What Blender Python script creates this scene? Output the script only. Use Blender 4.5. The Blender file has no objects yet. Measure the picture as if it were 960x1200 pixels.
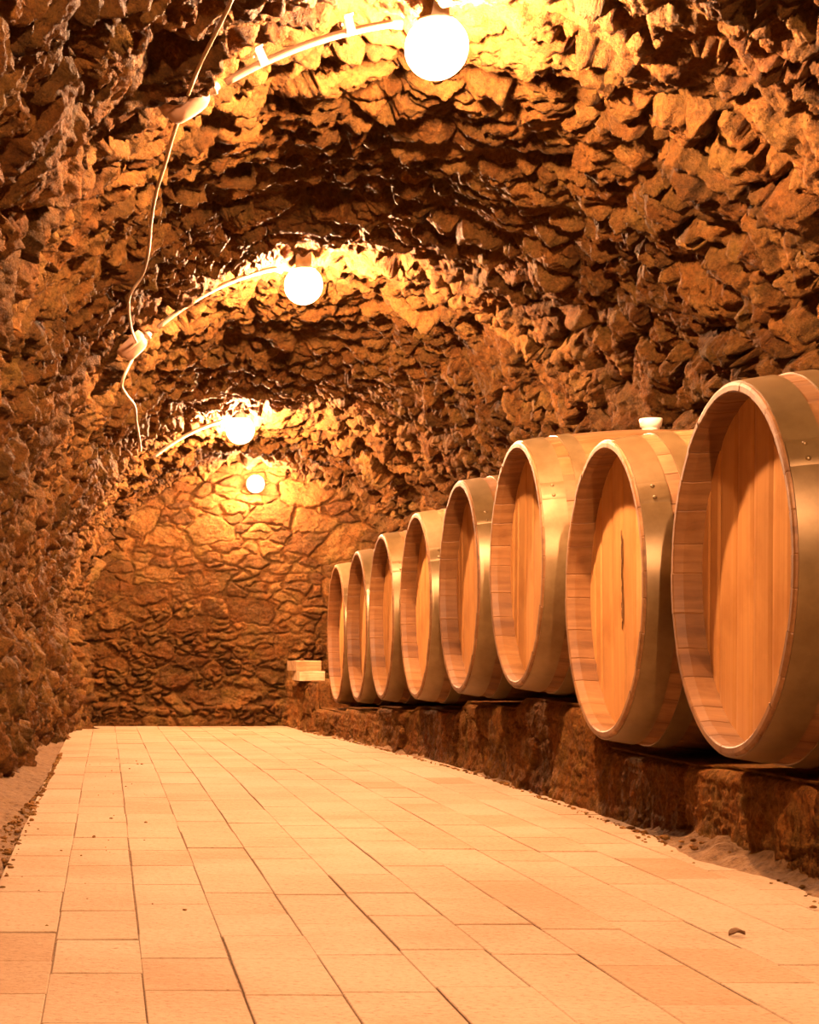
import bpy, math, random
import numpy as np
from mathutils import Vector, Matrix

random.seed(7)
sc = bpy.context.scene
col = sc.collection
PI = math.pi

# ------------------------------------------------------------------ place
CZ = 0.62            # camera height above the paving
F = 2200.0           # focal length in pixels of the 960 px wide frame
VX, VY = 125.0, 755.0

# ------------------------------------------------------------------ helpers
def tag(o, label=None, cat=None, group=None, kind=None):
    if label: o['label'] = label
    if cat: o['category'] = cat
    if group: o['group'] = group
    if kind: o['kind'] = kind
    return o

def link(name, me, mat=None, parent=None):
    o = bpy.data.objects.new(name, me)
    col.objects.link(o)
    if mat is not None and me is not None and len(me.materials) == 0:
        me.materials.append(mat)
    if parent is not None:
        o.parent = parent
    return o

def empty(name, loc, rot=(0, 0, 0)):
    o = bpy.data.objects.new(name, None)
    o.empty_display_size = 0.1
    col.objects.link(o)
    o.location = loc
    o.rotation_euler = rot
    return o

def np_mesh(name, co, quads, smooth=True, attrs=None, fattrs=None):
    me = bpy.data.meshes.new(name)
    co = np.ascontiguousarray(co, dtype=np.float32)
    quads = np.ascontiguousarray(quads, dtype=np.int32)
    n, k = quads.shape
    me.vertices.add(len(co))
    me.vertices.foreach_set('co', co.ravel())
    me.loops.add(n * k)
    me.loops.foreach_set('vertex_index', quads.ravel())
    me.polygons.add(n)
    me.polygons.foreach_set('loop_start', np.arange(0, n * k, k, dtype=np.int32))
    me.polygons.foreach_set('loop_total', np.full(n, k, dtype=np.int32))
    me.polygons.foreach_set('use_smooth', np.full(n, smooth, dtype=bool))
    for nm, arr in (attrs or {}).items():
        a = me.attributes.new(nm, 'FLOAT', 'POINT')
        a.data.foreach_set('value', np.ascontiguousarray(arr, dtype=np.float32).ravel())
    for nm, arr in (fattrs or {}).items():
        a = me.attributes.new(nm, 'FLOAT', 'FACE')
        a.data.foreach_set('value', np.ascontiguousarray(arr, dtype=np.float32).ravel())
    me.update(calc_edges=True)
    me.validate()
    return me

def grid_quads(nu, nv, flip=False):
    i = np.arange(nu - 1)[:, None] * nv + np.arange(nv - 1)[None, :]
    i = i.ravel()
    q = np.stack([i, i + 1, i + nv + 1, i + nv], 1)
    return q[:, ::-1] if flip else q

class MB:
    """collects vertices and faces of one mesh"""
    def __init__(s):
        s.v = []; s.f = []; s.t = []; s.sm = []
    def add(s, vs, fs, tint=0.5, smooth=False):
        b = len(s.v)
        s.v += [tuple(p) for p in vs]
        for f in fs:
            s.f.append(tuple(b + i for i in f)); s.t.append(tint); s.sm.append(smooth)
    def build(s, name, mat, parent=None):
        me = bpy.data.meshes.new(name)
        me.from_pydata(s.v, [], s.f)
        a = me.attributes.new('tint', 'FLOAT', 'FACE')
        a.data.foreach_set('value', np.array(s.t, dtype=np.float32))
        me.polygons.foreach_set('use_smooth', np.array(s.sm, dtype=bool))
        me.update()
        return link(name, me, mat, parent)

def lathe_x(mb, prof, seg=96, tint=0.5, smooth=True, closed=False):
    """revolve (x, r) profile round the x axis"""
    vs = []
    for x, r in prof:
        for k in range(seg):
            a = 2 * PI * k / seg
            vs.append((x, r * math.cos(a), r * math.sin(a)))
    fs = []
    n = len(prof)
    for i in range(n if closed else n - 1):
        j = (i + 1) % n
        for k in range(seg):
            k2 = (k + 1) % seg
            fs.append((i * seg + k, i * seg + k2, j * seg + k2, j * seg + k))
    mb.add(vs, fs, tint, smooth)

def lathe_axis(mb, prof, origin, axis, seg=32, tint=0.5, smooth=True):
    """revolve (d, r) profile round an axis from origin"""
    axis = Vector(axis).normalized()
    q = axis.to_track_quat('Z', 'Y')
    vs = []
    for d, r in prof:
        for k in range(seg):
            a = 2 * PI * k / seg
            vs.append(Vector(origin) + q @ Vector((r * math.cos(a), r * math.sin(a), d)))
    fs = []
    for i in range(len(prof) - 1):
        for k in range(seg):
            k2 = (k + 1) % seg
            fs.append((i * seg + k, i * seg + k2, (i + 1) * seg + k2, (i + 1) * seg + k))
    mb.add(vs, fs, tint, smooth)

def tube(mb, pts, r, seg=10, tint=0.5):
    pts = [Vector(p) for p in pts]
    vs = []
    up = Vector((0, 1, 0))
    n = len(pts)
    for i, p in enumerate(pts):
        t = (pts[min(i + 1, n - 1)] - pts[max(i - 1, 0)]).normalized()
        a = t.cross(up)
        if a.length < 1e-3:
            a = t.cross(Vector((1, 0, 0)))
        a.normalize()
        b = t.cross(a).normalized()
        for k in range(seg):
            w = 2 * PI * k / seg
            vs.append(p + a * (r * math.cos(w)) + b * (r * math.sin(w)))
    fs = []
    for i in range(n - 1):
        for k in range(seg):
            k2 = (k + 1) % seg
            fs.append((i * seg + k, i * seg + k2, (i + 1) * seg + k2, (i + 1) * seg + k))
    fs.append(tuple(range(seg - 1, -1, -1)))
    fs.append(tuple(range((n - 1) * seg, n * seg)))
    mb.add(vs, fs, tint, True)

def catmull(pts, sub=8):
    P = [Vector(p) for p in pts]
    P = [P[0] * 2 - P[1]] + P + [P[-1] * 2 - P[-2]]
    out = []
    for i in range(1, len(P) - 2):
        for k in range(sub):
            t = k / sub
            a, b, c, d = P[i - 1], P[i], P[i + 1], P[i + 2]
            out.append(0.5 * ((2 * b) + (c - a) * t + (2 * a - 5 * b + 4 * c - d) * t * t + (3 * b - a - 3 * c + d) * t ** 3))
    out.append(P[-2])
    return out

# ------------------------------------------------------------------ numpy noise
def h2(ix, iy, seed):
    with np.errstate(over='ignore'):
        a = ix.astype(np.int64).astype(np.uint32) * np.uint32(374761393) + iy.astype(np.int64).astype(np.uint32) * np.uint32(668265263) + np.uint32((seed * 2246822519) & 0xffffffff)
        a = (a ^ (a >> np.uint32(13))) * np.uint32(1274126177)
        a = (a ^ (a >> np.uint32(16))) * np.uint32(2654435761)
        a = a ^ (a >> np.uint32(15))
    return a.astype(np.float64) / 4294967296.0

def vnoise(x, y, seed=0):
    ix = np.floor(x); iy = np.floor(y)
    fx = x - ix; fy = y - iy
    fx = fx * fx * fx * (fx * (fx * 6 - 15) + 10); fy = fy * fy * fy * (fy * (fy * 6 - 15) + 10)
    a = h2(ix, iy, seed); b = h2(ix + 1, iy, seed); c = h2(ix, iy + 1, seed); d = h2(ix + 1, iy + 1, seed)
    return ((a * (1 - fx) + b * fx) * (1 - fy) + (c * (1 - fx) + d * fx) * fy) * 2 - 1

def fbm(x, y, seed=0, oct=4, g=0.5):
    t = 0; a = 1.0
    for i in range(oct):
        t = t + a * vnoise(x, y, seed + 17 * i)
        x = x * 2.03 + 5.1; y = y * 2.03 + 3.7; a *= g
    return t

def worley(x, y, seed, jit=0.9):
    """cell coordinates in, (edge distance, nearest cell, offset from its site, second cell)"""
    ix = np.floor(x); iy = np.floor(y)
    d1 = np.full(x.shape, 1e9); d2 = np.full(x.shape, 1e9)
    z = lambda: np.zeros(x.shape)
    p1x, p1y, p2x, p2y, c1x, c1y, c2x, c2y = (z() for _ in range(8))
    for i in (-1, 0, 1):
        for j in (-1, 0, 1):
            cx = ix + i; cy = iy + j
            px = cx + 0.5 + jit * (h2(cx, cy, seed) - 0.5)
            py = cy + 0.5 + jit * (h2(cx, cy, seed + 1) - 0.5)
            w = 0.28 * (h2(cx, cy, seed + 2) - 0.5)
            d = (px - x) ** 2 + (py - y) ** 2 - w
            near = d < d1
            mid = (~near) & (d < d2)
            d2 = np.where(near, d1, np.where(mid, d, d2))
            p2x = np.where(near, p1x, np.where(mid, px, p2x)); p2y = np.where(near, p1y, np.where(mid, py, p2y))
            c2x = np.where(near, c1x, np.where(mid, cx, c2x)); c2y = np.where(near, c1y, np.where(mid, cy, c2y))
            d1 = np.where(near, d, d1)
            p1x = np.where(near, px, p1x); p1y = np.where(near, py, p1y)
            c1x = np.where(near, cx, c1x); c1y = np.where(near, cy, c1y)
    L = np.sqrt((p2x - p1x) ** 2 + (p2y - p1y) ** 2) + 1e-6
    e = (d2 - d1) / (2 * L)
    return e, c1x, c1y, x - p1x, y - p1y, c2x, c2y

def masonry(S, Y, big, small, pbig, seed, gap=0.045, amp=0.02, tilt=0.16, rough=0.010, warp=0.03, wb=0.05, ws=0.032, laminate=1.0):
    """stone relief in metres and a tint per stone"""
    S0, Y0 = S, Y
    wx = warp * fbm(S * 6, Y * 6, seed + 50, 3) + 0.008 * vnoise(S * 34, Y * 34, seed + 51)
    wy = warp * fbm(S * 6 + 9, Y * 6 + 4, seed + 52, 3) + 0.008 * vnoise(S * 34, Y * 34, seed + 53)
    S = S + wx; Y = Y + wy
    eb, bx, by, ox, oy, nx, ny = worley(S / big[0], Y / big[1], seed)
    ebm = eb * min(big)
    isb = h2(bx, by, seed + 7) < pbig
    nb = h2(nx, ny, seed + 7) < pbig
    es, sx, sy, qx, qy, _, _ = worley(S / small[0], Y / small[1], seed + 20)
    esm = es * min(small)
    esm = np.where(nb, np.minimum(esm, ebm), esm)
    e = np.where(isb, ebm, esm)
    w = np.where(isb, wb, ws)
    idx = np.where(isb, bx, sx + 1000); idy = np.where(isb, by, sy + 1000)
    dx = np.where(isb, ox * big[0], qx * small[0]); dy = np.where(isb, oy * big[1], qy * small[1])
    t = np.clip((e - 0.003) / w, 0, 1)
    p = 1 - (1 - t) ** 2.4
    r1 = h2(idx, idy, seed + 30); r2 = h2(idx, idy, seed + 31) - .5; r3 = h2(idx, idy, seed + 32) - .5
    ang = h2(idx, idy, seed + 33) * 1.2 - 0.6
    u = dx * np.cos(ang) + dy * np.sin(ang); v = -dx * np.sin(ang) + dy * np.cos(ang)
    strata = vnoise(u * 9 + r1 * 50, v * 42 + r2 * 90, seed + 60)
    strata = 1 - np.abs(strata) * 1.8
    chip = 1 - 2 * np.abs(fbm(S0 * 11 + 3, Y0 * 26, seed + 62, 3, 0.6))
    r4 = h2(idx, idy, seed + 34) - .5; r5 = h2(idx, idy, seed + 35) - .5
    pl1 = 2 * (r2 * dx + r3 * dy); pl2 = 2.6 * (r4 * dx + r5 * dy) + 0.03 * r1
    pl3 = 2.6 * (-r5 * dx + r2 * dy) + 0.05 * (0.5 + r4)
    hgt = (r1 * 2 - 0.8) * amp + tilt * 2.2 * np.minimum(np.minimum(pl1, pl2), pl3)
    lam = vnoise(S0 * 5, Y0 * 34, seed + 63) * 0.7 + vnoise(S0 * 11, Y0 * 70, seed + 64) * 0.5
    grit = vnoise(S0 * 36, Y0 * 44, seed + 65) * 0.7 + (1 - 2 * np.abs(vnoise(S0 * 52, Y0 * 70, seed + 66))) * 0.6
    d = (0.35 + 0.65 * p) * rough * 1.0 * lam * laminate + rough * 0.42 * grit - gap + p * (gap + hgt + strata * rough * 0.7 + chip * rough * 0.55) + rough * fbm(S0 * 15, Y0 * 15, seed + 61, 4, 0.55)
    tint = h2(idx, idy, seed + 40)
    return d, tint * 0.8 + 0.1

# ------------------------------------------------------------------ materials
def new_mat(name):
    m = bpy.data.materials.new(name); m.use_nodes = True
    nt = m.node_tree
    b = nt.nodes['Principled BSDF']
    return m, nt, b

def node(nt, typ, **kw):
    n = nt.nodes.new(typ)
    for k, v in kw.items():
        setattr(n, k, v)
    return n

def ramp(nt, fac, stops):
    r = node(nt, 'ShaderNodeValToRGB')
    el = r.color_ramp.elements
    while len(el) < len(stops):
        el.new(0.5)
    for e, (p, c) in zip(el, stops):
        e.position = p; e.color = (*c, 1)
    nt.links.new(fac, r.inputs[0])
    return r.outputs[0]

def noise(nt, vec, scale, detail=5, rough=0.6, dist=0.0):
    n = node(nt, 'ShaderNodeTexNoise')
    n.inputs['Scale'].default_value = scale
    n.inputs['Detail'].default_value = detail
    n.inputs['Roughness'].default_value = rough
    n.inputs['Distortion'].default_value = dist
    nt.links.new(vec, n.inputs['Vector'])
    return n.outputs['Fac']

def mapping(nt, scale=(1, 1, 1), src='Object'):
    tc = node(nt, 'ShaderNodeTexCoord')
    mp = node(nt, 'ShaderNodeMapping')
    mp.inputs['Scale'].default_value = scale
    nt.links.new(tc.outputs[src], mp.inputs['Vector'])
    return mp.outputs['Vector']

def mixc(nt, fac, a, b, mode='MIX'):
    m = node(nt, 'ShaderNodeMix', data_type='RGBA', blend_type=mode)
    if isinstance(fac, (int, float)): m.inputs[0].default_value = fac
    else: nt.links.new(fac, m.inputs[0])
    for sock, c in ((m.inputs[6], a), (m.inputs[7], b)):
        if isinstance(c, tuple): sock.default_value = (*c, 1)
        else: nt.links.new(c, sock)
    return m.outputs[2]

def bump(nt, b, heights):
    """heights: list of (socket, strength, distance)"""
    prev = None
    for s, st, d in heights:
        bp = node(nt, 'ShaderNodeBump')
        bp.inputs['Strength'].default_value = st
        bp.inputs['Distance'].default_value = d
        nt.links.new(s, bp.inputs['Height'])
        if prev is not None:
            nt.links.new(prev, bp.inputs['Normal'])
        prev = bp.outputs['Normal']
    nt.links.new(prev, b.inputs['Normal'])

def attr(nt, name, typ='GEOMETRY'):
    a = node(nt, 'ShaderNodeAttribute', attribute_type=typ, attribute_name=name)
    return a.outputs['Fac']

def stone_material(name, dark, mid, light, rough=0.72, fine=1.0):
    dark, mid, light = [(r * 1.10, g * 0.85, b * 0.46) for (r, g, b) in (dark, mid, light)]
    m, nt, b = new_mat(name)
    v = mapping(nt)
    t = attr(nt, 'tint')
    base = ramp(nt, t, [(0.0, dark), (0.5, mid), (1.0, light)])
    n1 = noise(nt, v, 9, 6, 0.65)
    n2 = noise(nt, v, 55, 5, 0.7)
    stain = ramp(nt, n1, [(0.30, (0.62, 0.60, 0.52)), (0.55, (1, 1, 1)), (0.75, (1.25, 1.2, 1.1))])
    c = mixc(nt, 0.8, base, stain, 'MULTIPLY')
    spk = ramp(nt, n2, [(0.36, (0.5, 0.47, 0.42)), (0.5, (0.95, 0.95, 0.95)), (0.64, (1.35, 1.32, 1.25))])
    c = mixc(nt, 0.8, c, spk, 'MULTIPLY')
    hue = ramp(nt, noise(nt, v, 6.5, 4, 0.6), [(0.32, (0.72, 0.80, 0.55)), (0.46, (1.0, 1.0, 1.0)), (0.60, (1.12, 0.92, 0.72)), (0.72, (1.0, 0.82, 0.85))])
    c = mixc(nt, 0.85, c, hue, 'MULTIPLY')
    nt.links.new(c, b.inputs['Base Color'])
    b.inputs['Roughness'].default_value = rough + 0.08
    b.inputs['Specular IOR Level'].default_value = 0.13
    n3 = noise(nt, v, 28, 6, 0.7, 0.4)
    bump(nt, b, [(n3, 1.0 * fine, 0.04), (noise(nt, v, 110, 4, 0.75), 0.9 * fine, 0.014)])
    return m

M = {}
M['stone'] = stone_material('rough_stone', (0.075, 0.043, 0.017), (0.120, 0.071, 0.030), (0.200, 0.130, 0.065), 0.6)
M['back_stone'] = stone_material('coursed_stone', (0.075, 0.040, 0.016), (0.125, 0.072, 0.031), (0.190, 0.120, 0.058), 0.66)
M['ledge_stone'] = stone_material('ledge_stone', (0.145, 0.08, 0.034), (0.205, 0.12, 0.053), (0.28, 0.17, 0.08), 0.8)
M['rubble'] = stone_material('rubble_stone', (0.156, 0.096, 0.048), (0.252, 0.162, 0.084), (0.360, 0.264, 0.162), 0.85)

def paving_material():
    m, nt, b = new_mat('pale_paving')
    v = mapping(nt)
    t = attr(nt, 'tint')
    base = ramp(nt, t, [(0.0, (0.27, 0.165, 0.085)), (0.25, (0.315, 0.212, 0.128)), (0.6, (0.335, 0.242, 0.16)), (1.0, (0.345, 0.258, 0.178))])
    big = ramp(nt, noise(nt, v, 1.6, 5, 0.6), [(0.34, (0.86, 0.75, 0.62)), (0.58, (1.05, 1.05, 1.05))])
    c = mixc(nt, 0.8, base, big, 'MULTIPLY')
    fine = ramp(nt, noise(nt, v, 70, 5, 0.7), [(0.32, (0.62, 0.5, 0.36)), (0.47, (0.96, 0.95, 0.93)), (0.7, (1.12, 1.12, 1.1))])
    c = mixc(nt, 0.8, c, fine, 'MULTIPLY')
    specks = ramp(nt, noise(nt, v, 34, 3, 0.5), [(0.70, (1, 1, 1)), (0.76, (0.45, 0.28, 0.14))])
    c = mixc(nt, 0.75, c, specks, 'MULTIPLY')
    nt.links.new(c, b.inputs['Base Color'])
    b.inputs['Roughness'].default_value = 0.85
    b.inputs['Specular IOR Level'].default_value = 0.25
    bump(nt, b, [(noise(nt, v, 14, 4, 0.6), 0.35, 0.02), (noise(nt, v, 90, 5, 0.7), 0.5, 0.005)])
    return m
M['paving'] = paving_material()

def soil_material():
    m, nt, b = new_mat('sandy_bedding')
    v = mapping(nt)
    c = ramp(nt, noise(nt, v, 38, 8, 0.72), [(0.30, (0.07, 0.032, 0.010)), (0.48, (0.18, 0.092, 0.034)), (0.70, (0.27, 0.155, 0.07))])
    nt.links.new(c, b.inputs['Base Color'])
    b.inputs['Roughness'].default_value = 0.95
    bump(nt, b, [(noise(nt, v, 45, 6, 0.7), 1.0, 0.02)])
    return m
M['soil'] = soil_material()

def wood_material(name, scale, dark, mid, light, rough=0.55, bstr=0.25):
    """grain runs along the axis whose scale is small; 'tone' on the object shifts the whole piece"""
    m, nt, b = new_mat(name)
    v = mapping(nt, scale)
    t = attr(nt, 'tint')
    g = noise(nt, v, 1.0, 6, 0.62, 0.6)
    base = ramp(nt, g, [(0.28, dark), (0.5, mid), (0.72, light)])
    tint = ramp(nt, t, [(0.0, (0.68, 0.62, 0.55)), (1.0, (1.12, 1.12, 1.12))])
    c = mixc(nt, 0.75, base, tint, 'MULTIPLY')
    tone = ramp(nt, attr(nt, 'tone', 'OBJECT'), [(0.0, (0.74, 0.66, 0.56)), (1.0, (1.16, 1.2, 1.26))])
    c = mixc(nt, 1.0, c, tone, 'MULTIPLY')
    v2 = mapping(nt)
    st = ramp(nt, noise(nt, v2, 5, 5, 0.6), [(0.33, (0.72, 0.62, 0.5)), (0.55, (1.04, 1.04, 1.04))])
    c = mixc(nt, 0.7, c, st, 'MULTIPLY')
    nt.links.new(c, b.inputs['Base Color'])
    b.inputs['Roughness'].default_value = rough
    b.inputs['Specular IOR Level'].default_value = 0.35
    bump(nt, b, [(g, bstr, 0.004)])
    return m
M['stave'] = wood_material('oak_staves', (1.6, 26, 26), (0.13, 0.058, 0.019), (0.205, 0.099, 0.034), (0.26, 0.135, 0.052))
M['head'] = wood_material('oak_head_boards', (20, 42, 1.1), (0.47, 0.225, 0.066), (0.54, 0.28, 0.09), (0.59, 0.325, 0.115), 0.5, 0.12)
M['board'] = wood_material('weathered_board', (2, 30, 30), (0.294, 0.182, 0.091), (0.406, 0.280, 0.154), (0.490, 0.364, 0.224), 0.8)

def metal_material(name, c0, c1, rough, metallic, sc_=9):
    m, nt, b = new_mat(name)
    v = mapping(nt)
    n = noise(nt, v, sc_, 6, 0.65)
    c = ramp(nt, n, [(0.3, c0), (0.65, c1)])
    tone = ramp(nt, attr(nt, 'tone', 'OBJECT'), [(0.0, (0.72, 0.66, 0.52)), (1.0, (1.2, 1.2, 1.2))])
    c = mixc(nt, 1.0, c, tone, 'MULTIPLY')
    nt.links.new(c, b.inputs['Base Color'])
    b.inputs['Metallic'].default_value = metallic
    r = node(nt, 'ShaderNodeMapRange')
    r.inputs['To Min'].default_value = rough - 0.08; r.inputs['To Max'].default_value = rough + 0.12
    nt.links.new(n, r.inputs['Value'])
    nt.links.new(r.outputs[0], b.inputs['Roughness'])
    return m
M['hoop'] = metal_material('galvanised_hoop', (0.15, 0.094, 0.038), (0.23, 0.158, 0.074), 0.34, 0.4)
M['conduit'] = metal_material('painted_conduit', (0.30, 0.22, 0.15), (0.38, 0.30, 0.22), 0.5, 0.0, 20)
M['clip'] = metal_material('clip_metal', (0.7, 0.66, 0.58), (0.8, 0.78, 0.7), 0.35, 0.4, 20)
M['box'] = metal_material('junction_box_plastic', (0.30, 0.17, 0.10), (0.36, 0.22, 0.14), 0.55, 0.0, 20)
M['cable'] = metal_material('old_cable', (0.34, 0.24, 0.15), (0.42, 0.32, 0.22), 0.6, 0.0, 30)
M['bung'] = metal_material('pale_bung', (0.78, 0.74, 0.66), (0.85, 0.82, 0.74), 0.4, 0.0, 20)
M['leaf'] = metal_material('dry_leaf', (0.10, 0.05, 0.02), (0.2, 0.1, 0.04), 0.8, 0.0, 60)

LAMP = (1.0, 0.525, 0.26)
def lamp_glass(name, strength, clear=0.0):
    m = bpy.data.materials.new(name); m.use_nodes = True
    nt = m.node_tree
    nt.nodes.clear()
    e = node(nt, 'ShaderNodeEmission')
    e.inputs['Color'].default_value = (*LAMP, 1)
    e.inputs['Strength'].default_value = strength
    o = node(nt, 'ShaderNodeOutputMaterial')
    if clear > 0:
        t = node(nt, 'ShaderNodeBsdfTransparent')
        mx = node(nt, 'ShaderNodeMixShader'); mx.inputs[0].default_value = clear
        nt.links.new(e.outputs[0], mx.inputs[1]); nt.links.new(t.outputs[0], mx.inputs[2])
        nt.links.new(mx.outputs[0], o.inputs[0])
    else:
        nt.links.new(e.outputs[0], o.inputs[0])
    return m
M['globe'] = lamp_glass('hazy_clear_globe', 60.0, 0.85)
M['bulb'] = lamp_glass('lit_bulb', 15500.0 * 1.12)
M['bulb_small'] = lamp_glass('lit_small_bulb', 2600.0 * 2.5)

# ------------------------------------------------------------------ the vault
YE = 15.8
def interp(x, xs, ys):
    return np.interp(x, xs, ys)
def left_x(Y):  return interp(Y, [-4, 5, 9, 12.2, 15.8, 17], [-0.82, -0.68, -0.55, -0.40, -0.24, -0.2])
def right_x(Y): return interp(Y, [-4, 14.3, 15.8, 17], [3.10, 3.10, 2.62, 2.4])
def mid_x(Y):   return interp(Y, [-4, 12, 15.8, 17], [1.15, 1.15, 1.20, 1.2])
def apex(Y):    return interp(Y, [-4, 10.2, 12.0, 13.9, 15.8, 17], [2.13, 2.13, 2.03, 1.76, 1.49, 1.3])
def floor_z(Y): return interp(Y, [-4, 9, 15.8, 17], [0.0, 0.0, -0.065, -0.075])

LOW = 0.75                   # straight wall below the springing, down under the floor
_th = np.linspace(0, PI, 4001)
_ex = -1.75 * np.cos(_th); _ez = 2.13 * np.sin(_th)
_arc = np.concatenate([[0], np.cumsum(np.hypot(np.diff(_ex), np.diff(_ez)))])
ARC = _arc[-1]
def section(S, Y):
    """S arc length from the left foot: point, inward normal"""
    th = np.interp(S - LOW, _arc, _th)
    ap = apex(Y); mx = mid_x(Y); lx = left_x(Y); rx = right_x(Y)
    c = np.cos(th); s = np.sin(th)
    hw = np.where(c > 0, mx - lx, rx - mx)
    X = mx - hw * c
    Z = ap * s
    nx = c / hw; nz = -s / ap
    L = np.hypot(nx, nz); nx = nx / L; nz = nz / L
    Z = np.where(S < LOW, S - LOW, Z)
    Z = np.where(S > LOW + ARC, LOW + ARC - S, Z)
    return X, Z + CZ, nx, nz

def vault_relief(S, Y):
    right = np.clip((S - LOW - ARC * 0.55) / 1.2, 0, 1) * np.clip((12.0 - Y) / 3.0, 0, 1)
    d1, t1 = masonry(S, Y, (0.42, 0.22), (0.19, 0.085), 0.42, 3, gap=0.05, amp=0.028, tilt=0.26, rough=0.013, wb=0.026, ws=0.018)
    d2, t2 = masonry(S, Y, (0.36, 0.30), (0.17, 0.13), 0.42, 91, gap=0.085, amp=0.040, tilt=0.22, rough=0.013, wb=0.045, ws=0.035)
    m = np.clip((right + 0.35 * fbm(S * 1.1, Y * 1.1, 5, 2) - 0.35) * 6, 0, 1)
    d = d1 * (1 - m) + d2 * m
    t = np.where(m > 0.5, t2, t1)
    d = d + 0.045 * fbm(S * 0.9, Y * 0.7, 8, 3)
    # rough bench at the foot of the left wall
    foot = np.clip((LOW + 0.15 + 0.12 * vnoise(Y * 1.3, Y * 0, 4) - S) / 0.18, 0, 1)
    d = d + foot * (0.06 + 0.04 * fbm(Y * 1.8, S * 1.2, 33, 3) + 0.030 * vnoise(Y * 9 + 0.6 * S, S * 2.2, 34) + 0.014 * vnoise(Y * 24 + S, S * 5, 35))
    return d, t

def vault_piece(name, s0, s1, ds, y0, y1, dy):
    s = np.linspace(s0, s1, max(2, int(round((s1 - s0) / ds)) + 1))
    y = np.linspace(y0, y1, max(2, int(round((y1 - y0) / dy)) + 1))
    S, Y = np.meshgrid(s, y, indexing='ij')
    X, Z, nx, nz = section(S, Y)
    d, t = vault_relief(S, Y)
    co = np.stack([X + nx * d, Y, Z + nz * d], -1).reshape(-1, 3)
    return co, grid_quads(len(s), len(y)), t.ravel()

def vault_object(name, s0, s1):
    a = vault_piece(name, s0, s1, 0.0085, 3.0, YE + 0.12, 0.0095)
    b = vault_piece(name, s0, s1, 0.05, -3.5, 3.0, 0.06)
    co = np.concatenate([a[0], b[0]]); q = np.concatenate([a[1], b[1] + len(a[0])]); t = np.concatenate([a[2], b[2]])
    me = np_mesh(name, co, q, True, {'tint': t})
    return tag(link(name, me, M['stone']), kind='structure')

SL = LOW + 0.95; SR = LOW + ARC - 1.15
vault_object('wall_left', 0.0, SL)
vault_object('ceiling', SL, SR)
vault_object('wall_right', SR, LOW + ARC + LOW)

def end_wall(name, y, sgn, step):
    x = np.arange(-1.1, 3.4, step); z = np.arange(-0.75, 2.5, step)
    X, Z = np.meshgrid(x, z, indexing='ij')
    d1, t1 = masonry(X, Z, (0.36, 0.20), (0.19, 0.085), 0.55, 210, gap=0.026, amp=0.008, tilt=0.035, rough=0.004, warp=0.022, wb=0.012, ws=0.012, laminate=0.3)
    d2, t2 = masonry(X, Z, (0.26, 0.12), (0.11, 0.055), 0.3, 230, gap=0.042, amp=0.020, tilt=0.16, rough=0.012, warp=0.02, wb=0.016, ws=0.014, laminate=0.6)
    m = np.clip((0.42 - Z + 0.25 * fbm(X * 1.5, Z * 1.5, 12, 2) - 0.2 * (X - 1.0)) * 2.5, 0, 1)
    d = d1 * (1 - m) + d2 * m + 0.02 * fbm(X * 1.2, Z * 1.2, 14, 3)
    d = d + 0.10 * np.clip((-0.50 + 0.04 * fbm(X * 2, X * 0, 15, 2) - Z) / 0.04, 0, 1) + 0.05 * np.clip((-0.1 - Z) / 0.6, 0, 1)
    t = np.where(m > 0.5, t2, t1)
    co = np.stack([X, y + sgn * d, Z + CZ], -1).reshape(-1, 3)
    me = np_mesh(name, co, grid_quads(len(x), len(z), sgn > 0), True, {'tint': t.ravel()})
    return tag(link(name, me, M['back_stone']), kind='structure')
end_wall('wall_back', YE, -1, 0.0085)
end_wall('wall_front', -3.4, 1, 0.08)

# ------------------------------------------------------------------ floor
LEDGE_Y = [-3.4, 9.0, 12.0, 15.9]
LEDGE_X = [1.82, 1.82, 1.73, 1.50]
def ledge_x(Y): return interp(Y, LEDGE_Y, LEDGE_X)

def bank_w(Y): return interp(Y, [3.4, 4.2, 4.9, 5.4, 5.9, 6.6], [0.04, 0.13, 0.05, 0.14, 0.07, 0.03])

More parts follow.
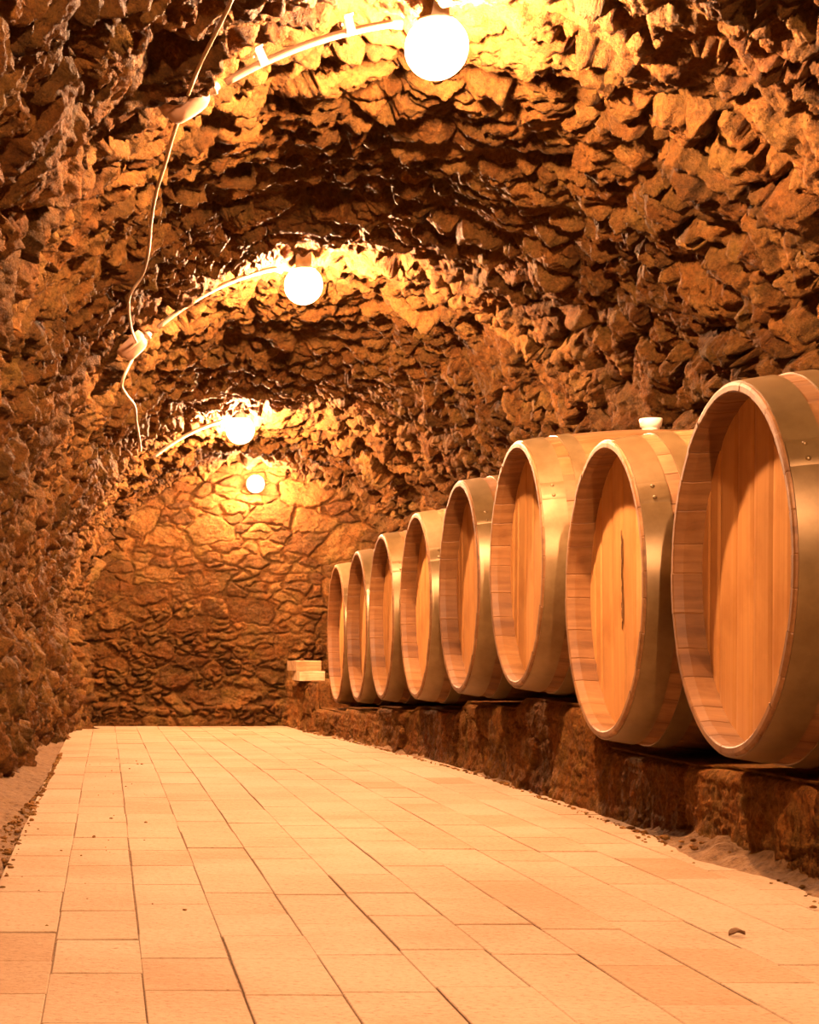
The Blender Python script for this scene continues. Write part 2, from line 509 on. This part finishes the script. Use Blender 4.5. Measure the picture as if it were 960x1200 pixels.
def build_floor():
    # bedding
    xs = np.linspace(-1.2, 3.3, 190); ys = np.linspace(-3.5, 16.0, 640)
    X, Y = np.meshgrid(xs, ys, indexing='ij')
    Z = floor_z(Y) - 0.014 + 0.010 * fbm(X * 5, Y * 5, 70, 4)
    inside = (X > -0.27) & (X < ledge_x(Y) - 0.03)
    Z = np.where(inside, floor_z(Y) - 0.0042, Z)
    Z = Z + np.clip((-0.30 - X) * 0.25, 0, 0.06) + np.clip((X - ledge_x(Y) + bank_w(Y)) * 0.55, 0, 0.05) * (1 + 0.5 * fbm(X * 16, Y * 16, 72, 3))
    co = [np.stack([X, Y, Z], -1).reshape(-1, 3)]
    q = [grid_quads(len(xs), len(ys), True)]
    tint = [np.full(len(q[0]), 0.5)]
    mi = [np.ones(len(q[0]), dtype=np.int32)]
    base = len(co[0])
    W = 0.1755; rng = random.Random(11)
    x0 = -0.283
    row = 0
    vs = []; fs = []; tt = []
    while x0 < 1.80:
        y = -3.4 + rng.uniform(0, 0.3)
        while y < 15.75:
            L = rng.choice([0.30, 0.36, 0.38, 0.40, 0.42, 0.48]) + rng.uniform(-0.02, 0.02)
            xa, xb = x0 + 0.0011, x0 + W - 0.0011
            xe = float(ledge_x(y + L / 2)) - 0.035 + 0.025 * math.sin(y * 2.1)
            if xa > xe - 0.03:
                y += L; continue
            xb = min(xb, xe)
            ya, yb = y + 0.0015, min(y + L - 0.0015 - (0.0025 if rng.random() < 0.22 else 0), 15.8)
            if yb - ya > 0.05:
                h = rng.uniform(-0.0009, 0.0008); tx = rng.uniform(-0.0010, 0.0010); ty = rng.uniform(-0.0014, 0.0014)
                jx = rng.uniform(-0.002, 0.002)
                b = len(vs)
                e = 0.0022
                def zz(px, py):
                    return float(floor_z(py)) + h + tx * (px - xa) / W + ty * (py - ya) / L
                # bottom ring, top outer ring, top inner ring
                for (ins, dz) in ((0.0, -0.03), (0.0, -0.0018), (e, 0.0)):
                    for (px, py) in ((xa + ins, ya + ins), (xb - ins, ya + ins), (xb - ins, yb - ins), (xa + ins, yb - ins)):
                        vs.append((px + jx, py, zz(px, py) + dz))
                for r in (0, 1):
                    for k in range(4):
                        k2 = (k + 1) % 4
                        fs.append((b + r * 4 + k, b + r * 4 + k2, b + r * 4 + 4 + k2, b + r * 4 + 4 + k))
                fs.append((b + 8, b + 9, b + 10, b + 11))
                tt += [min(1, max(0, rng.gauss(0.62, 0.2)))] * 9
            y += L
        x0 += W; row += 1
    co.append(np.array(vs)); q.append(np.array(fs) + base)
    tint.append(np.array(tt)); mi.append(np.zeros(len(fs), dtype=np.int32))
    me = np_mesh('floor', np.concatenate(co), np.concatenate(q), False, None, {'tint': np.concatenate(tint)})
    me.materials.append(M['paving']); me.materials.append(M['soil'])
    me.polygons.foreach_set('material_index', np.concatenate(mi))
    o = link('floor', me)
    tag(o, kind='structure')
build_floor()

# ------------------------------------------------------------------ barrels: where they lie
BX = 1.67
R_END, BULGE, LEN = 0.5, 0.052, 1.14
BARRELS = [  # depth, centre height above the camera
    (5.06, 0.200), (6.34, 0.183), (7.69, 0.325), (8.94, 0.272),
    (10.19, 0.208), (11.46, 0.167), (12.58, 0.120), (13.71, 0.078)]

# ------------------------------------------------------------------ ledge
def ledge_top(Y):
    """flat under each barrel, a short ramp between"""
    xs = []; zs = []
    for (d, c) in BARRELS:
        z = c + CZ - (R_END + BULGE) - 0.002
        xs += [d - 0.52, d + 0.52]; zs += [z, z]
    xs += [14.26, 14.30, 16.2]; zs += [zs[-1], CZ - 0.285, CZ - 0.285]
    return np.interp(Y, xs, zs)

def build_ledge():
    ys = np.arange(1.5, 15.95, 0.0095)
    nf = 60; nt = 30
    f = np.linspace(0, 1, nf); tt = np.linspace(0, 1, nt + 1)[1:]
    U = np.concatenate([f, 1 + tt])
    Ug, Y = np.meshgrid(U, ys, indexing='ij')
    zt = ledge_top(Y); zb = floor_z(Y) - 0.08
    fx = ledge_x(Y)
    onf = Ug <= 1
    Z = np.where(onf, zb + (zt - zb) * np.minimum(Ug, 1), zt)
    X = np.where(onf, fx, fx + (3.07 - fx) * np.clip(Ug - 1, 0, 1) ** 1.3)
    Sv = np.where(onf, Z, zt + (X - fx))
    d, t = masonry(Y, Sv + 0.07, (1.1, 0.6), (0.5, 0.28), 0.7, 310, gap=0.016, amp=0.006, tilt=0.012, rough=0.004, warp=0.025, wb=0.010, ws=0.010)
    d = d + 0.007 * fbm(Y * 2.2, Sv * 2.2, 320, 3) + 0.005 * vnoise(Y * 34, Sv * 9, 321) + 0.005 * vnoise(Y * 60, Sv * 22, 322)
    X2 = np.where(onf, X - d * np.clip(1.15 - 0.25 * Ug, 0, 1), X)
    # worn, rounded arris and a slightly splayed foot
    X2 = X2 + np.where(onf, 0.03 * np.clip((Ug - 0.86) / 0.14, 0, 1) ** 2 - 0.025 * np.clip((0.4 - Ug) / 0.4, 0, 1), 0)
    dt = -np.abs(d) * 0.25
    Z2 = np.where(onf, Z - 0.012 * np.clip((Ug - 0.9) / 0.1, 0, 1) ** 2, Z + dt - 0.002)
    co = np.stack([X2, Y, Z2], -1).reshape(-1, 3)
    me = np_mesh('ledge_wall', co, grid_quads(len(U), len(ys), True), True, {'tint': t.ravel()})
    tag(link('ledge_wall', me, M['ledge_stone']), kind='structure')
build_ledge()

# ------------------------------------------------------------------ barrel
def prof_r(x):
    return R_END + BULGE * (1 - ((x - LEN / 2) / (LEN / 2)) ** 2)

NST = 30
def stave_body():
    """outer staves, chime ends and the inside of the chime at both ends; every stave its own strip"""
    mb = MB()
    rng = random.Random(3)
    xs = [0.0, 0.004, 0.03, 0.08, 0.14, 0.22, 0.32, 0.44, 0.57]
    xs = xs + [LEN - x for x in reversed(xs[:-1])]
    th = 0.024
    prof = []
    dep = 0.088
    prof.append((dep + 0.01, prof_r(dep) - 0.034))
    prof.append((0.03, prof_r(0.03) - 0.032))
    prof.append((0.003, R_END - th))
    prof.append((0.0, R_END - th + 0.004))
    prof.append((0.0, R_END - 0.006))
    for x in xs[1:-1]:
        prof.append((x, prof_r(x)))
    prof.append((LEN, R_END - 0.006))
    prof.append((LEN, R_END - th + 0.004))
    prof.append((LEN - 0.003, R_END - th))
    prof.append((LEN - 0.03, prof_r(0.03) - 0.032))
    prof.append((LEN - dep - 0.01, prof_r(dep) - 0.034))
    ws = [rng.uniform(0.75, 1.3) for _ in range(NST)]
    tot = sum(ws); a = 0.0
    for w in ws:
        a0 = a; a1 = a + 2 * PI * w / tot; a = a1
        g = 0.0022
        angs = [(a0, -g), (a0 + 0.006, 0.0), (a0 + (a1 - a0) * .33, 0), (a0 + (a1 - a0) * .67, 0), (a1 - 0.006, 0.0), (a1, -g)]
        jx = rng.uniform(-0.0015, 0.0015)
        vs = []
        for (x, r) in prof:
            for (an, gg) in angs:
                xx = x + (jx if x < 0.004 or x > LEN - 0.004 else 0)
                inner = r < R_END - 0.012
                rr = r - gg if inner else r + gg
                vs.append((xx, rr * math.cos(an), rr * math.sin(an)))
        fs = []
        k = len(angs)
        for i in range(len(prof) - 1):
            for j in range(k - 1):
                fs.append((i * k + j, i * k + j + 1, (i + 1) * k + j + 1, (i + 1) * k + j))
        mb.add(vs, fs, rng.uniform(0.1, 0.95), False)
    return mb

def head_boards(x, seed):
    """upright boards of a barrel end, clipped to the circle"""
    mb = MB()
    rng = random.Random(seed)
    R = prof_r(abs(x)) - 0.022 if x < 0.5 else prof_r(LEN - x) - 0.022
    edges = [-R]
    while edges[-1] < R - 0.02:
        edges.append(min(R, edges[-1] + rng.uniform(0.085, 0.15)))
    if edges[-1] - edges[-2] < 0.05:
        edges.pop(-2)
    for a, b in zip(edges[:-1], edges[1:]):
        n = 7
        ya = a + 0.0008; yb = b - 0.0008
        cols = []
        for k in range(n):
            y = ya + (yb - ya) * k / (n - 1)
            h = math.sqrt(max(0.0, R * R - y * y))
            g = 0.003 if k in (0, n - 1) else 0.0
            cols.append((y, h, g))
        vs = []
        m = 13
        for (y, h, g) in cols:
            for j in range(m):
                vs.append((x + g, y, -h + 2 * h * j / (m - 1)))
        fs = []
        for k in range(n - 1):
            for j in range(m - 1):
                fs.append((k * m + j, k * m + j + 1, (k + 1) * m + j + 1, (k + 1) * m + j))
        # thickness behind
        nb = len(vs)
        for (y, h, g) in (cols[0], cols[-1]):
            vs.append((x + 0.03, y, -h)); vs.append((x + 0.03, y, h))
        fs.append((0, m - 1, nb + 1, nb)); fs.append(((n - 1) * m, nb + 2, nb + 3, (n - 1) * m + m - 1))
        mb.add(vs, fs, rng.uniform(0.25, 0.95), False)
    return mb

def hoop(x0, x1, seed):
    mb = MB()
    th = 0.004
    n = 6
    out = [(x0 + (x1 - x0) * i / n, prof_r(x0 + (x1 - x0) * i / n) + th) for i in range(n + 1)]
    inn = [(x0 + (x1 - x0) * i / n, prof_r(x0 + (x1 - x0) * i / n) - 0.001) for i in range(n, -1, -1)]
    e0 = (x0 + 0.0015, out[0][1]); 
    lathe_x(mb, out, 128, 0.5, True)
    lathe_x(mb, [inn[0], out[-1]], 128, 0.5, False)
    lathe_x(mb, [out[0], inn[-1]], 128, 0.5, False)
    # lap joint with two rivets
    rng = random.Random(seed)
    a = rng.uniform(0.2, 2.8)
    vs = []; k = 8
    for i in range(2):
        x = out[0][0] if i == 0 else out[-1][0]
        r = (out[0][1] if i == 0 else out[-1][1]) + 0.003
        for j in range(k):
            an = a - 0.08 + 0.16 * j / (k - 1)
            rr = r - (0.003 if j in (0, k - 1) else 0)
            vs.append((x, rr * math.cos(an), rr * math.sin(an)))
    mb.add(vs, [(j, j + 1, k + j + 1, k + j) for j in range(k - 1)], 0.5, True)
    for da in (-0.045, 0.045):
        xm = (x0 + x1) / 2; r = prof_r(xm) + 0.006
        an = a + da
        o = Vector((xm, r * math.cos(an), r * math.sin(an)))
        lathe_axis(mb, [(0, 0.008), (0.003, 0.0065), (0.005, 0.003), (0.0055, 0.0001)], o, (0, math.cos(an), math.sin(an)), 10)
    return mb

HOOPS = [(0.010, 0.100), (0.146, 0.206)]
def make_barrel():
    root = empty('wine_barrel', (0, 0, 0))
    stave_body().build('stave_shell', M['stave'], root)
    head_boards(0.088, 5).build('barrel_head', M['head'], root)
    rear = head_boards(LEN - 0.088, 6)
    rear.build('barrel_head', M['head'], root)
    for k, (a, b) in enumerate(HOOPS):
        hoop(a, b, 20 + k).build('hoop', M['hoop'], root)
        hoop(LEN - b, LEN - a, 30 + k).build('hoop', M['hoop'], root)
    return root

def copy_tree(o):
    c = o.copy(); col.objects.link(c)
    for ch in o.children:
        d = ch.copy(); col.objects.link(d); d.parent = c
    return c

BL = ['nearest oak wine barrel, its front hoops running out of the picture at the right',
      'second oak wine barrel from the camera, with a dark streak on its head',
      'third oak wine barrel from the camera, with a pale bung standing on top',
      'fourth oak wine barrel from the camera, just beyond the one with the pale bung',
      'fifth oak wine barrel from the camera, fourth from the far end of the row',
      'sixth oak wine barrel from the camera, third from the far end of the row',
      'seventh oak wine barrel from the camera, last but one in the row',
      'farthest and smallest-looking oak wine barrel, next to the boards at the ledge end']
TONE = [0.42, 0.9, 0.84, 0.36, 0.72, 0.45, 0.36, 0.3]
HTONE = [0.15, 0.35, 0.9, 0.45, 0.75, 0.4, 0.85, 0.5]
proto = make_barrel()
barrels = []
for i, (d, c) in enumerate(BARRELS):
    o = proto if i == 0 else copy_tree(proto)
    barrels.append(o)
for i, (d, c) in enumerate(BARRELS):
    o = barrels[i]
    o.location = (BX, d, c + CZ)
    o.rotation_euler = ([0.02, -0.03, 0.035, -0.06, 0.05, -0.02, 0.07, -0.05][i], 0, 0)
    tag(o, BL[i], 'barrel', 'wine barrels in a row on the stone ledge')
    for ch in o.children:
        ch['tone'] = HTONE[i] if ch.name.startswith('hoop') else TONE[i]

# pale bung on the third barrel
mb = MB()
zb = R_END + BULGE
lathe_axis(mb, [(-0.01, 0.034), (0.012, 0.036), (0.014, 0.042), (0.044, 0.047), (0.047, 0.045), (0.047, 0.0001)], (LEN / 2 - 0.01, 0, zb), (0, 0, 1), 28)
bg = mb.build('bung', M['bung'], barrels[2]); bg['label'] = 'pale bung'; bg['tone'] = 0.8
bg.rotation_euler = (-barrels[2].rotation_euler.x, 0, 0)
# long dark crack on the second barrel's head is a thin resin streak standing proud of the board
M['resin'] = metal_material('resin_streak', (0.10, 0.05, 0.02), (0.22, 0.11, 0.04), 0.5, 0.0, 60)

mb = MB()
rng = random.Random(2)
zc = 0.19
while zc > -0.12:
    s = rng.uniform(0.004, 0.012); yy = 0.055 + rng.uniform(-0.008, 0.008)
    vs = [(0.0872, yy + s * 0.45 * math.cos(a), zc + s * 1.9 * math.sin(a)) for a in np.linspace(0, 2 * PI, 9)[:-1]]
    vs += [(0.0855, yy + s * 0.25 * math.cos(a), zc + s * 1.3 * math.sin(a)) for a in np.linspace(0, 2 * PI, 9)[:-1]]
    fs = [(k, (k + 1) % 8, 8 + (k + 1) % 8, 8 + k) for k in range(8)] + [tuple(range(8, 16))]
    mb.add(vs, fs, 0.5, False)
    zc -= s * rng.uniform(0.8, 1.6)
st = mb.build('resin_streak', M['resin'], barrels[1]); st['label'] = 'dark resin streak'; st['tone'] = 0.5

# ------------------------------------------------------------------ boards at the end of the ledge
def rough_board(name, loc, dims, rz, seed, label, tone=0.95):
    rng = random.Random(seed)
    lx, ly, lz = dims
    n = 9; mb = MB()
    ring = []
    for i in range(n):
        x = -lx / 2 + lx * i / (n - 1)
        for (y, z) in ((-ly / 2, 0.004), (-ly / 2 + .004, 0), (ly / 2 - .004, 0), (ly / 2, .004), (ly / 2, lz - .006), (ly / 2 - .006, lz), (-ly / 2 + .006, lz), (-ly / 2, lz - .006)):
            ring.append((x, y + rng.uniform(-.003, .003), max(0, z + (rng.uniform(-.003, .001) if z > 0.01 else 0))))
    fs = []
    for i in range(n - 1):
        for k in range(8):
            fs.append((i * 8 + k, (i + 1) * 8 + k, (i + 1) * 8 + (k + 1) % 8, i * 8 + (k + 1) % 8))
    fs.append(tuple(range(8))); fs.append(tuple(range((n - 1) * 8 + 7, (n - 1) * 8 - 1, -1)))
    mb.add(ring, fs, 0.9, False)
    o = mb.build(name, M['board'])
    o.location = loc; o.rotation_euler = (0, 0, rz); o['tone'] = tone
    return tag(o, label, 'board', 'boards on the end of the ledge')
zt = CZ - 0.285
rough_board('wooden_board', (1.605, 14.95, zt - 0.003), (0.20, 0.46, 0.075), 0.03, 1, 'lower pale thick board lying on the far end of the stone ledge')
rough_board('wooden_board', (1.585, 15.08, zt + 0.073), (0.20, 0.34, 0.08), 0.12, 2, 'upper weathered board lying on top of the pale board on the far ledge end', 0.0)

# ------------------------------------------------------------------ lamps, conduits, boxes, cable
def hit(px, py, off):
    """point of the vault seen at a pixel of the photograph, lifted off the stone by off"""
    a = (px - VX) / F; b = (VY - py) / F
    lo, hi = 0.5, 15.7
    for _ in range(60):
        m = (lo + hi) / 2
        X, Z = a * m, b * m
        mx = float(mid_x(m)); hw = mx - float(left_x(m)) if X < mx else float(right_x(m)) - mx
        v = ((X - mx) / (hw - off)) ** 2 + (Z / (float(apex(m)) - off)) ** 2 if Z > 0 else ((X - mx) / hw) ** 2
        if v < 1: lo = m
        else: hi = m
    X, Z = a * lo, b * lo
    mx = float(mid_x(lo)); hw = mx - float(left_x(lo)) if X < mx else float(right_x(lo)) - mx
    n = Vector((-(X - mx) / hw ** 2, 0, -max(Z, 0) / float(apex(lo)) ** 2)).normalized()
    return Vector((X, lo, Z + CZ)), n

def on_arc(X, Y, off):
    mx = float(mid_x(Y)); hw = mx - float(left_x(Y)) if X < mx else float(right_x(Y)) - mx
    Z = float(apex(Y)) * math.sqrt(max(0, 1 - ((X - mx) / hw) ** 2))
    n = Vector((-(X - mx) / hw ** 2, 0, -Z / float(apex(Y)) ** 2)).normalized()
    return Vector((X, Y, Z + CZ)) + n * off, n

def make_lamp(loc, axis, r, glass, label, gap):
    """round glass globe in a flanged holder; axis points away from the masonry"""
    root = empty('globe_lamp', loc)
    ax = Vector(axis).normalized()
    mb = MB()
    lathe_axis(mb, [(-gap, 0.0001), (-gap, r * 0.62), (-gap + 0.016, r * 0.62), (-gap + 0.02, r * 0.4), (-r * 0.93, r * 0.4), (-r * 0.86, r * 0.62), (-r * 0.78, r * 0.62), (-r * 0.78, r * 0.3)], (0, 0, 0), ax, 32)
    mb.build('lamp_holder', M['bung'], root)['tone'] = 0.5
    mb = MB()
    prof = [(-r * math.cos(t), max(0.0001, r * math.sin(t))) for t in np.linspace(0.7, PI, 15)]
    lathe_axis(mb, prof, (0, 0, 0), ax, 24)
    g = mb.build('globe', M['globe'], root); g['label'] = 'glowing glass globe'
    mb = MB()
    rb = 0.036
    lathe_axis(mb, [(-r * 0.8, 0.012), (-rb * 1.3, 0.014)] + [(-rb * math.cos(t), max(0.0001, rb * math.sin(t))) for t in np.linspace(0.6, PI, 9)], (0, 0, 0), ax, 16)
    mb.build('bulb', glass, root)
    tag(root, label, 'lamp', 'lit globe lamps along the vault')
    return root

LAMPS = [((1.09, 6.2, 1.97 + CZ), 'brightest and nearest lit globe lamp, at the top of the vault beside the clipped conduit'),
         ((1.07, 10.2, 1.95 + CZ), 'second lit globe lamp along the vault crown, in the middle of the three'),
         ((0.99, 13.9, 1.585 + CZ), 'third lit globe lamp along the vault crown, just above the lamp on the end wall')]
for (p, lab) in LAMPS:
    top = float(apex(p[1])) + CZ
    make_lamp(p, (0, 0, -1), 0.105, M['bulb'], lab, top - p[2] + 0.03)
make_lamp((1.08, 1.9, 1.96 + CZ), (0, 0, -1), 0.105, M['bulb'], 'lit globe lamp on the vault crown overhead, in front of the nearest lamp shown', 0.2)
make_lamp((1.24, YE - 0.17, 1.335 + CZ), (0, -1, 0), 0.075, M['bulb_small'], 'small lit globe lamp fixed high on the stone end wall', 0.15)

def rounded_box(mb, o, ux, uy, uz, lx, ly, lz, n=10, tint=0.5):
    """oval-ended housing lying on the wall"""
    vs = []
    K = 28
    levels = [(-0.03, 0.98), (0, 1.0), (lz * 0.5, 0.97), (lz * 0.75, 0.88), (lz * 0.92, 0.72), (lz, 0.5), (lz * 1.02, 0.2)]
    for (h, s) in levels:
        for k in range(K):
            a = 2 * PI * k / K
            c, sn = math.cos(a), math.sin(a)
            e = 0.6
            x = lx / 2 * s * math.copysign(abs(c) ** e, c); y = ly / 2 * s * math.copysign(abs(sn) ** e, sn)
            vs.append(Vector(o) + ux * x + uy * y + uz * h)
    fs = []
    for i in range(len(levels) - 1):
        for k in range(K):
            fs.append((i * K + k, i * K + (k + 1) % K, (i + 1) * K + (k + 1) % K, (i + 1) * K + k))
    fs.append(tuple(range((len(levels) - 1) * K, len(levels) * K)))
    mb.add(vs, fs, tint, True)

CON = [('slanting steel conduit with two clips, from the near junction box to the nearest lamp', 6.2, 0.325, 0.92, 'near'),
       ('thin conduit over the vault to the middle lamp, from the far junction box', 10.2, 0.20, 0.90, 'middle'),
       ('short conduit curving over the vault to the third lamp near the end wall', 13.9, 0.27, 0.82, 'far')]
BOXL = ['larger near junction box on the left haunch of the vault, where the conduit begins',
        'smaller far junction box on the left haunch, halfway down the hanging cable']
for i, (lab, Y, xa, xb, _) in enumerate(CON):
    root = empty('electrical_conduit', on_arc((xa + xb) / 2, Y, 0.05)[0])
    inv = Vector(root.location)
    xs_ = xa + 0.036
    pts = [on_arc(xs_ + (xb - xs_) * k / 24, Y, 0.065)[0] - inv for k in range(25)]
    lp = Vector(LAMPS[i][0])
    pts.append(lp + Vector((-0.115, 0, 0.075)) - inv)
    mb = MB(); tube(mb, pts, 0.0135, 12)
    mb.build('pipe', M['conduit'], root)['tone'] = 0.7
    if i == 0:
        for xc in (0.49, 0.79):
            p, n = on_arc(xc, Y, 0.0)
            t = (on_arc(xc + 0.02, Y, 0)[0] - p).normalized(); yv = Vector((0, 1, 0))
            mb = MB()
            w = 0.014
            prof = [(-0.052, 0.02), (-0.022, 0.02)] + [(-0.019 * math.cos(a), 0.055 + 0.019 * math.sin(a)) for a in np.linspace(0, PI, 9)] + [(0.022, 0.02), (0.052, 0.02)]
            vs = []
            for s in (-w, w):
                for (yy, hh) in prof: vs.append(p + t * s + yv * yy + n * hh - inv)
                for (yy, hh) in prof: vs.append(p + t * s + yv * yy * 1.08 + n * (hh + 0.004) - inv)
            k = len(prof)
            fs = []
            for j in range(k - 1):
                fs.append((k + j, k + j + 1, 3 * k + j + 1, 3 * k + j))
                fs.append((j, j + 1, k + j + 1, k + j)); fs.append((2 * k + j, 2 * k + j + 1, 3 * k + j + 1, 3 * k + j))
                fs.append((j, j + 1, 2 * k + j + 1, 2 * k + j))
            mb.add(vs, fs)
            cl = mb.build('clip', M['clip'], root); cl['tone'] = 0.9; cl['label'] = 'bright metal clip'
    tag(root, lab, 'conduit', 'conduits to the lamps')
    if i < 2:
        p, n = on_arc(xa - 0.09, Y, 0.035)
        t = (on_arc(xa + 0.02, Y, 0.02)[0] - on_arc(xa - 0.1, Y, 0.02)[0]).normalized()
        b = empty('junction_box', p)
        mb = MB(); rounded_box(mb, (0, 0, 0), t, Vector((0, 1, 0)), n, 0.17, 0.13, 0.03)
        mb.build('housing', M['box'], b)['tone'] = 0.6
        mb = MB(); rounded_box(mb, n * 0.012, t, Vector((0, 1, 0)), n, 0.155, 0.115, 0.05)
        mb.build('cover', M['box'], b)['tone'] = 0.75
        mb = MB()
        lathe_axis(mb, [(0.0, 0.021), (0.014, 0.021), (0.015, 0.026), (0.026, 0.026), (0.027, 0.018), (0.04, 0.016), (0.042, 0.0137)], t * 0.078 + n * 0.022, t, 20)
        mb.build('cable_gland', M['conduit'], b)['tone'] = 0.5
        tag(b, BOXL[i], 'junction box', 'junction boxes on the vault')

def cable(pix, r, label, start=None, end=None, off=0.085):
    pts = []
    if start is not None: pts.append(Vector(start))
    for (x, y) in pix:
        pts.append(hit(x, y, off)[0])
    if end is not None: pts.append(Vector(end))
    P = catmull(pts, 6)
    o0 = pts[len(pts) // 2]
    mb = MB(); tube(mb, [p - o0 for p in P], r, 8)
    o = mb.build('electrical_cable', M['cable']); o.location = o0; o['tone'] = 0.7
    return tag(o, label, 'cable', 'cables along the vault')
bp1 = on_arc(0.235, 6.2 - 0.066, 0.05)[0]; bp1b = on_arc(0.215, 6.2 + 0.066, 0.055)[0]
bp2 = on_arc(0.125, 10.2 - 0.066, 0.05)[0]; bp2b = on_arc(0.10, 10.2 + 0.088, 0.070)[0]
cable([(276, -14), (268, 8), (252, 40), (238, 68), (231, 84)], 0.0062, 'thin cable running from above down to the near junction box', end=bp1)
cable([(203, 158), (194, 190), (183, 226), (177, 262), (174, 296), (167, 322), (153, 344), (151, 362), (154, 385)], 0.0070,
      'long thin cable drooping between the near and the far junction boxes', start=bp1b, end=bp2)
cable([(143, 448), (148, 462), (158, 476), (160, 495), (163, 512), (165, 528)], 0.0085,
      'loose kinked cable end hanging on past the far junction box', start=bp2b, off=0.13)

# ------------------------------------------------------------------ loose stuff
def pebble(mb, x, y, z, r, rng, sq=0.6):
    nu, nv = 6, 7
    ph = rng.uniform(0, 6.3); ax = [r * rng.uniform(0.7, 1.3), r * rng.uniform(0.7, 1.3), r * sq * rng.uniform(0.7, 1.2)]
    vs = [(x, y, z - ax[2])]
    for i in range(1, nu):
        t = PI * i / nu
        for k in range(nv):
            a = ph + 2 * PI * k / nv
            j = rng.uniform(0.8, 1.15)
            vs.append((x + ax[0] * j * math.sin(t) * math.cos(a), y + ax[1] * j * math.sin(t) * math.sin(a), z - ax[2] * math.cos(t) * j))
    vs.append((x, y, z + ax[2]))
    fs = [(0, 1 + (k + 1) % nv, 1 + k) for k in range(nv)]
    for i in range(nu - 2):
        for k in range(nv):
            fs.append((1 + i * nv + k, 1 + i * nv + (k + 1) % nv, 1 + (i + 1) * nv + (k + 1) % nv, 1 + (i + 1) * nv + k))
    l = len(vs) - 1; b = 1 + (nu - 2) * nv
    fs += [(b + k, b + (k + 1) % nv, l) for k in range(nv)]
    mb.add(vs, fs, rng.random(), False)

rng = random.Random(5)
mb = MB()
for _ in range(700):
    y = rng.uniform(3.2, 14.5)
    dens = 0.5 + 0.5 * math.sin(y * 2.1 + 0.6)
    if rng.random() > 0.25 + 0.75 * dens: continue
    r = min(0.024, 0.0035 + rng.expovariate(1 / 0.004))
    bw = float(bank_w(y)); x = float(ledge_x(y)) - 0.055 - abs(rng.gauss(0, bw * 0.45)); r *= 0.6 + bw * 4
    pebble(mb, x, y, float(floor_z(y)) + r * 0.3 + max(0, (x - float(ledge_x(y)) + bw) * 0.55), r, rng)
tag(mb.build('rubble', M['rubble']), 'crumbled stone rubble scattered along the foot of the ledge', 'rubble', kind='stuff')
mb = MB()
for _ in range(800):
    y = rng.uniform(3.6, 11.0)
    xl = float(left_x(y))
    x = rng.uniform(min(xl + 0.29, -0.27), -0.262)
    if rng.random() < 0.06: x = rng.uniform(-0.26, 0.2)
    r = min(0.016, 0.0028 + rng.expovariate(1 / 0.0028))
    if x > -0.262: r *= 0.6
    pebble(mb, x, y, float(floor_z(y)) + r * 0.25 - (0.008 if x < -0.275 else 0) + max(0, (-0.30 - x) * 0.25), r, rng)
tag(mb.build('gravel', M['rubble']), 'loose gravel between the paving edge and the left wall', 'gravel', kind='stuff')

# dry leaf on the paving
mb = MB()
vs = []; n = 11
for i in range(n):
    t = i / (n - 1)
    w = 0.011 * math.sin(PI * min(1, t * 1.05)) ** 0.7 + 0.0006
    for s, zz in ((-1, 0.008), (-0.5, 0.003), (0, 0.0015), (0.5, 0.004), (1, 0.010)):
        vs.append((-0.02 + 0.04 * t, w * s * (1 + 0.2 * math.sin(9 * t)), zz + 0.006 * math.sin(3 * t) ** 2))
fs = []
for i in range(n - 1):
    for j in range(4):
        fs.append((i * 5 + j, (i + 1) * 5 + j, (i + 1) * 5 + j + 1, i * 5 + j + 1))
mb.add(vs, fs, 0.5, True)
lf = mb.build('dry_leaf', M['leaf'])
lf.location = (1.335, 3.975, 0.002); lf.rotation_euler = (0, 0, 0.25); lf['tone'] = 0.3
md = lf.modifiers.new('thickness', 'SOLIDIFY'); md.thickness = 0.0012; md.offset = 1
tag(lf, 'small dark curled dry leaf lying on the pale paving at the right', 'leaf')

# ------------------------------------------------------------------ world, camera
w = bpy.data.worlds.new('cellar_dark'); sc.world = w
w.use_nodes = True
w.node_tree.nodes['Background'].inputs['Color'].default_value = (0, 0, 0, 1)
w.node_tree.nodes['Background'].inputs['Strength'].default_value = 0.0

cd = bpy.data.cameras.new('camera')
cam = bpy.data.objects.new('camera', cd); col.objects.link(cam)
cam.location = (0, 0, CZ)
cam.rotation_euler = (PI / 2, 0, 0)
cd.sensor_fit = 'HORIZONTAL'; cd.sensor_width = 36
cd.lens = 36 * F / 960
cd.shift_x = (480 - VX) / 960
cd.shift_y = (VY - 600) / 960
cd.clip_start = 0.05; cd.clip_end = 100
sc.camera = cam

sc.view_settings.view_transform = 'Standard'
sc.view_settings.look = 'None'
sc.view_settings.gamma = 1
sc.view_settings.use_curve_mapping = False
sc.view_settings.exposure = 0.0
sc.cycles.max_bounces = 8
sc.cycles.diffuse_bounces = 3
sc.cycles.sample_clamp_indirect = 6
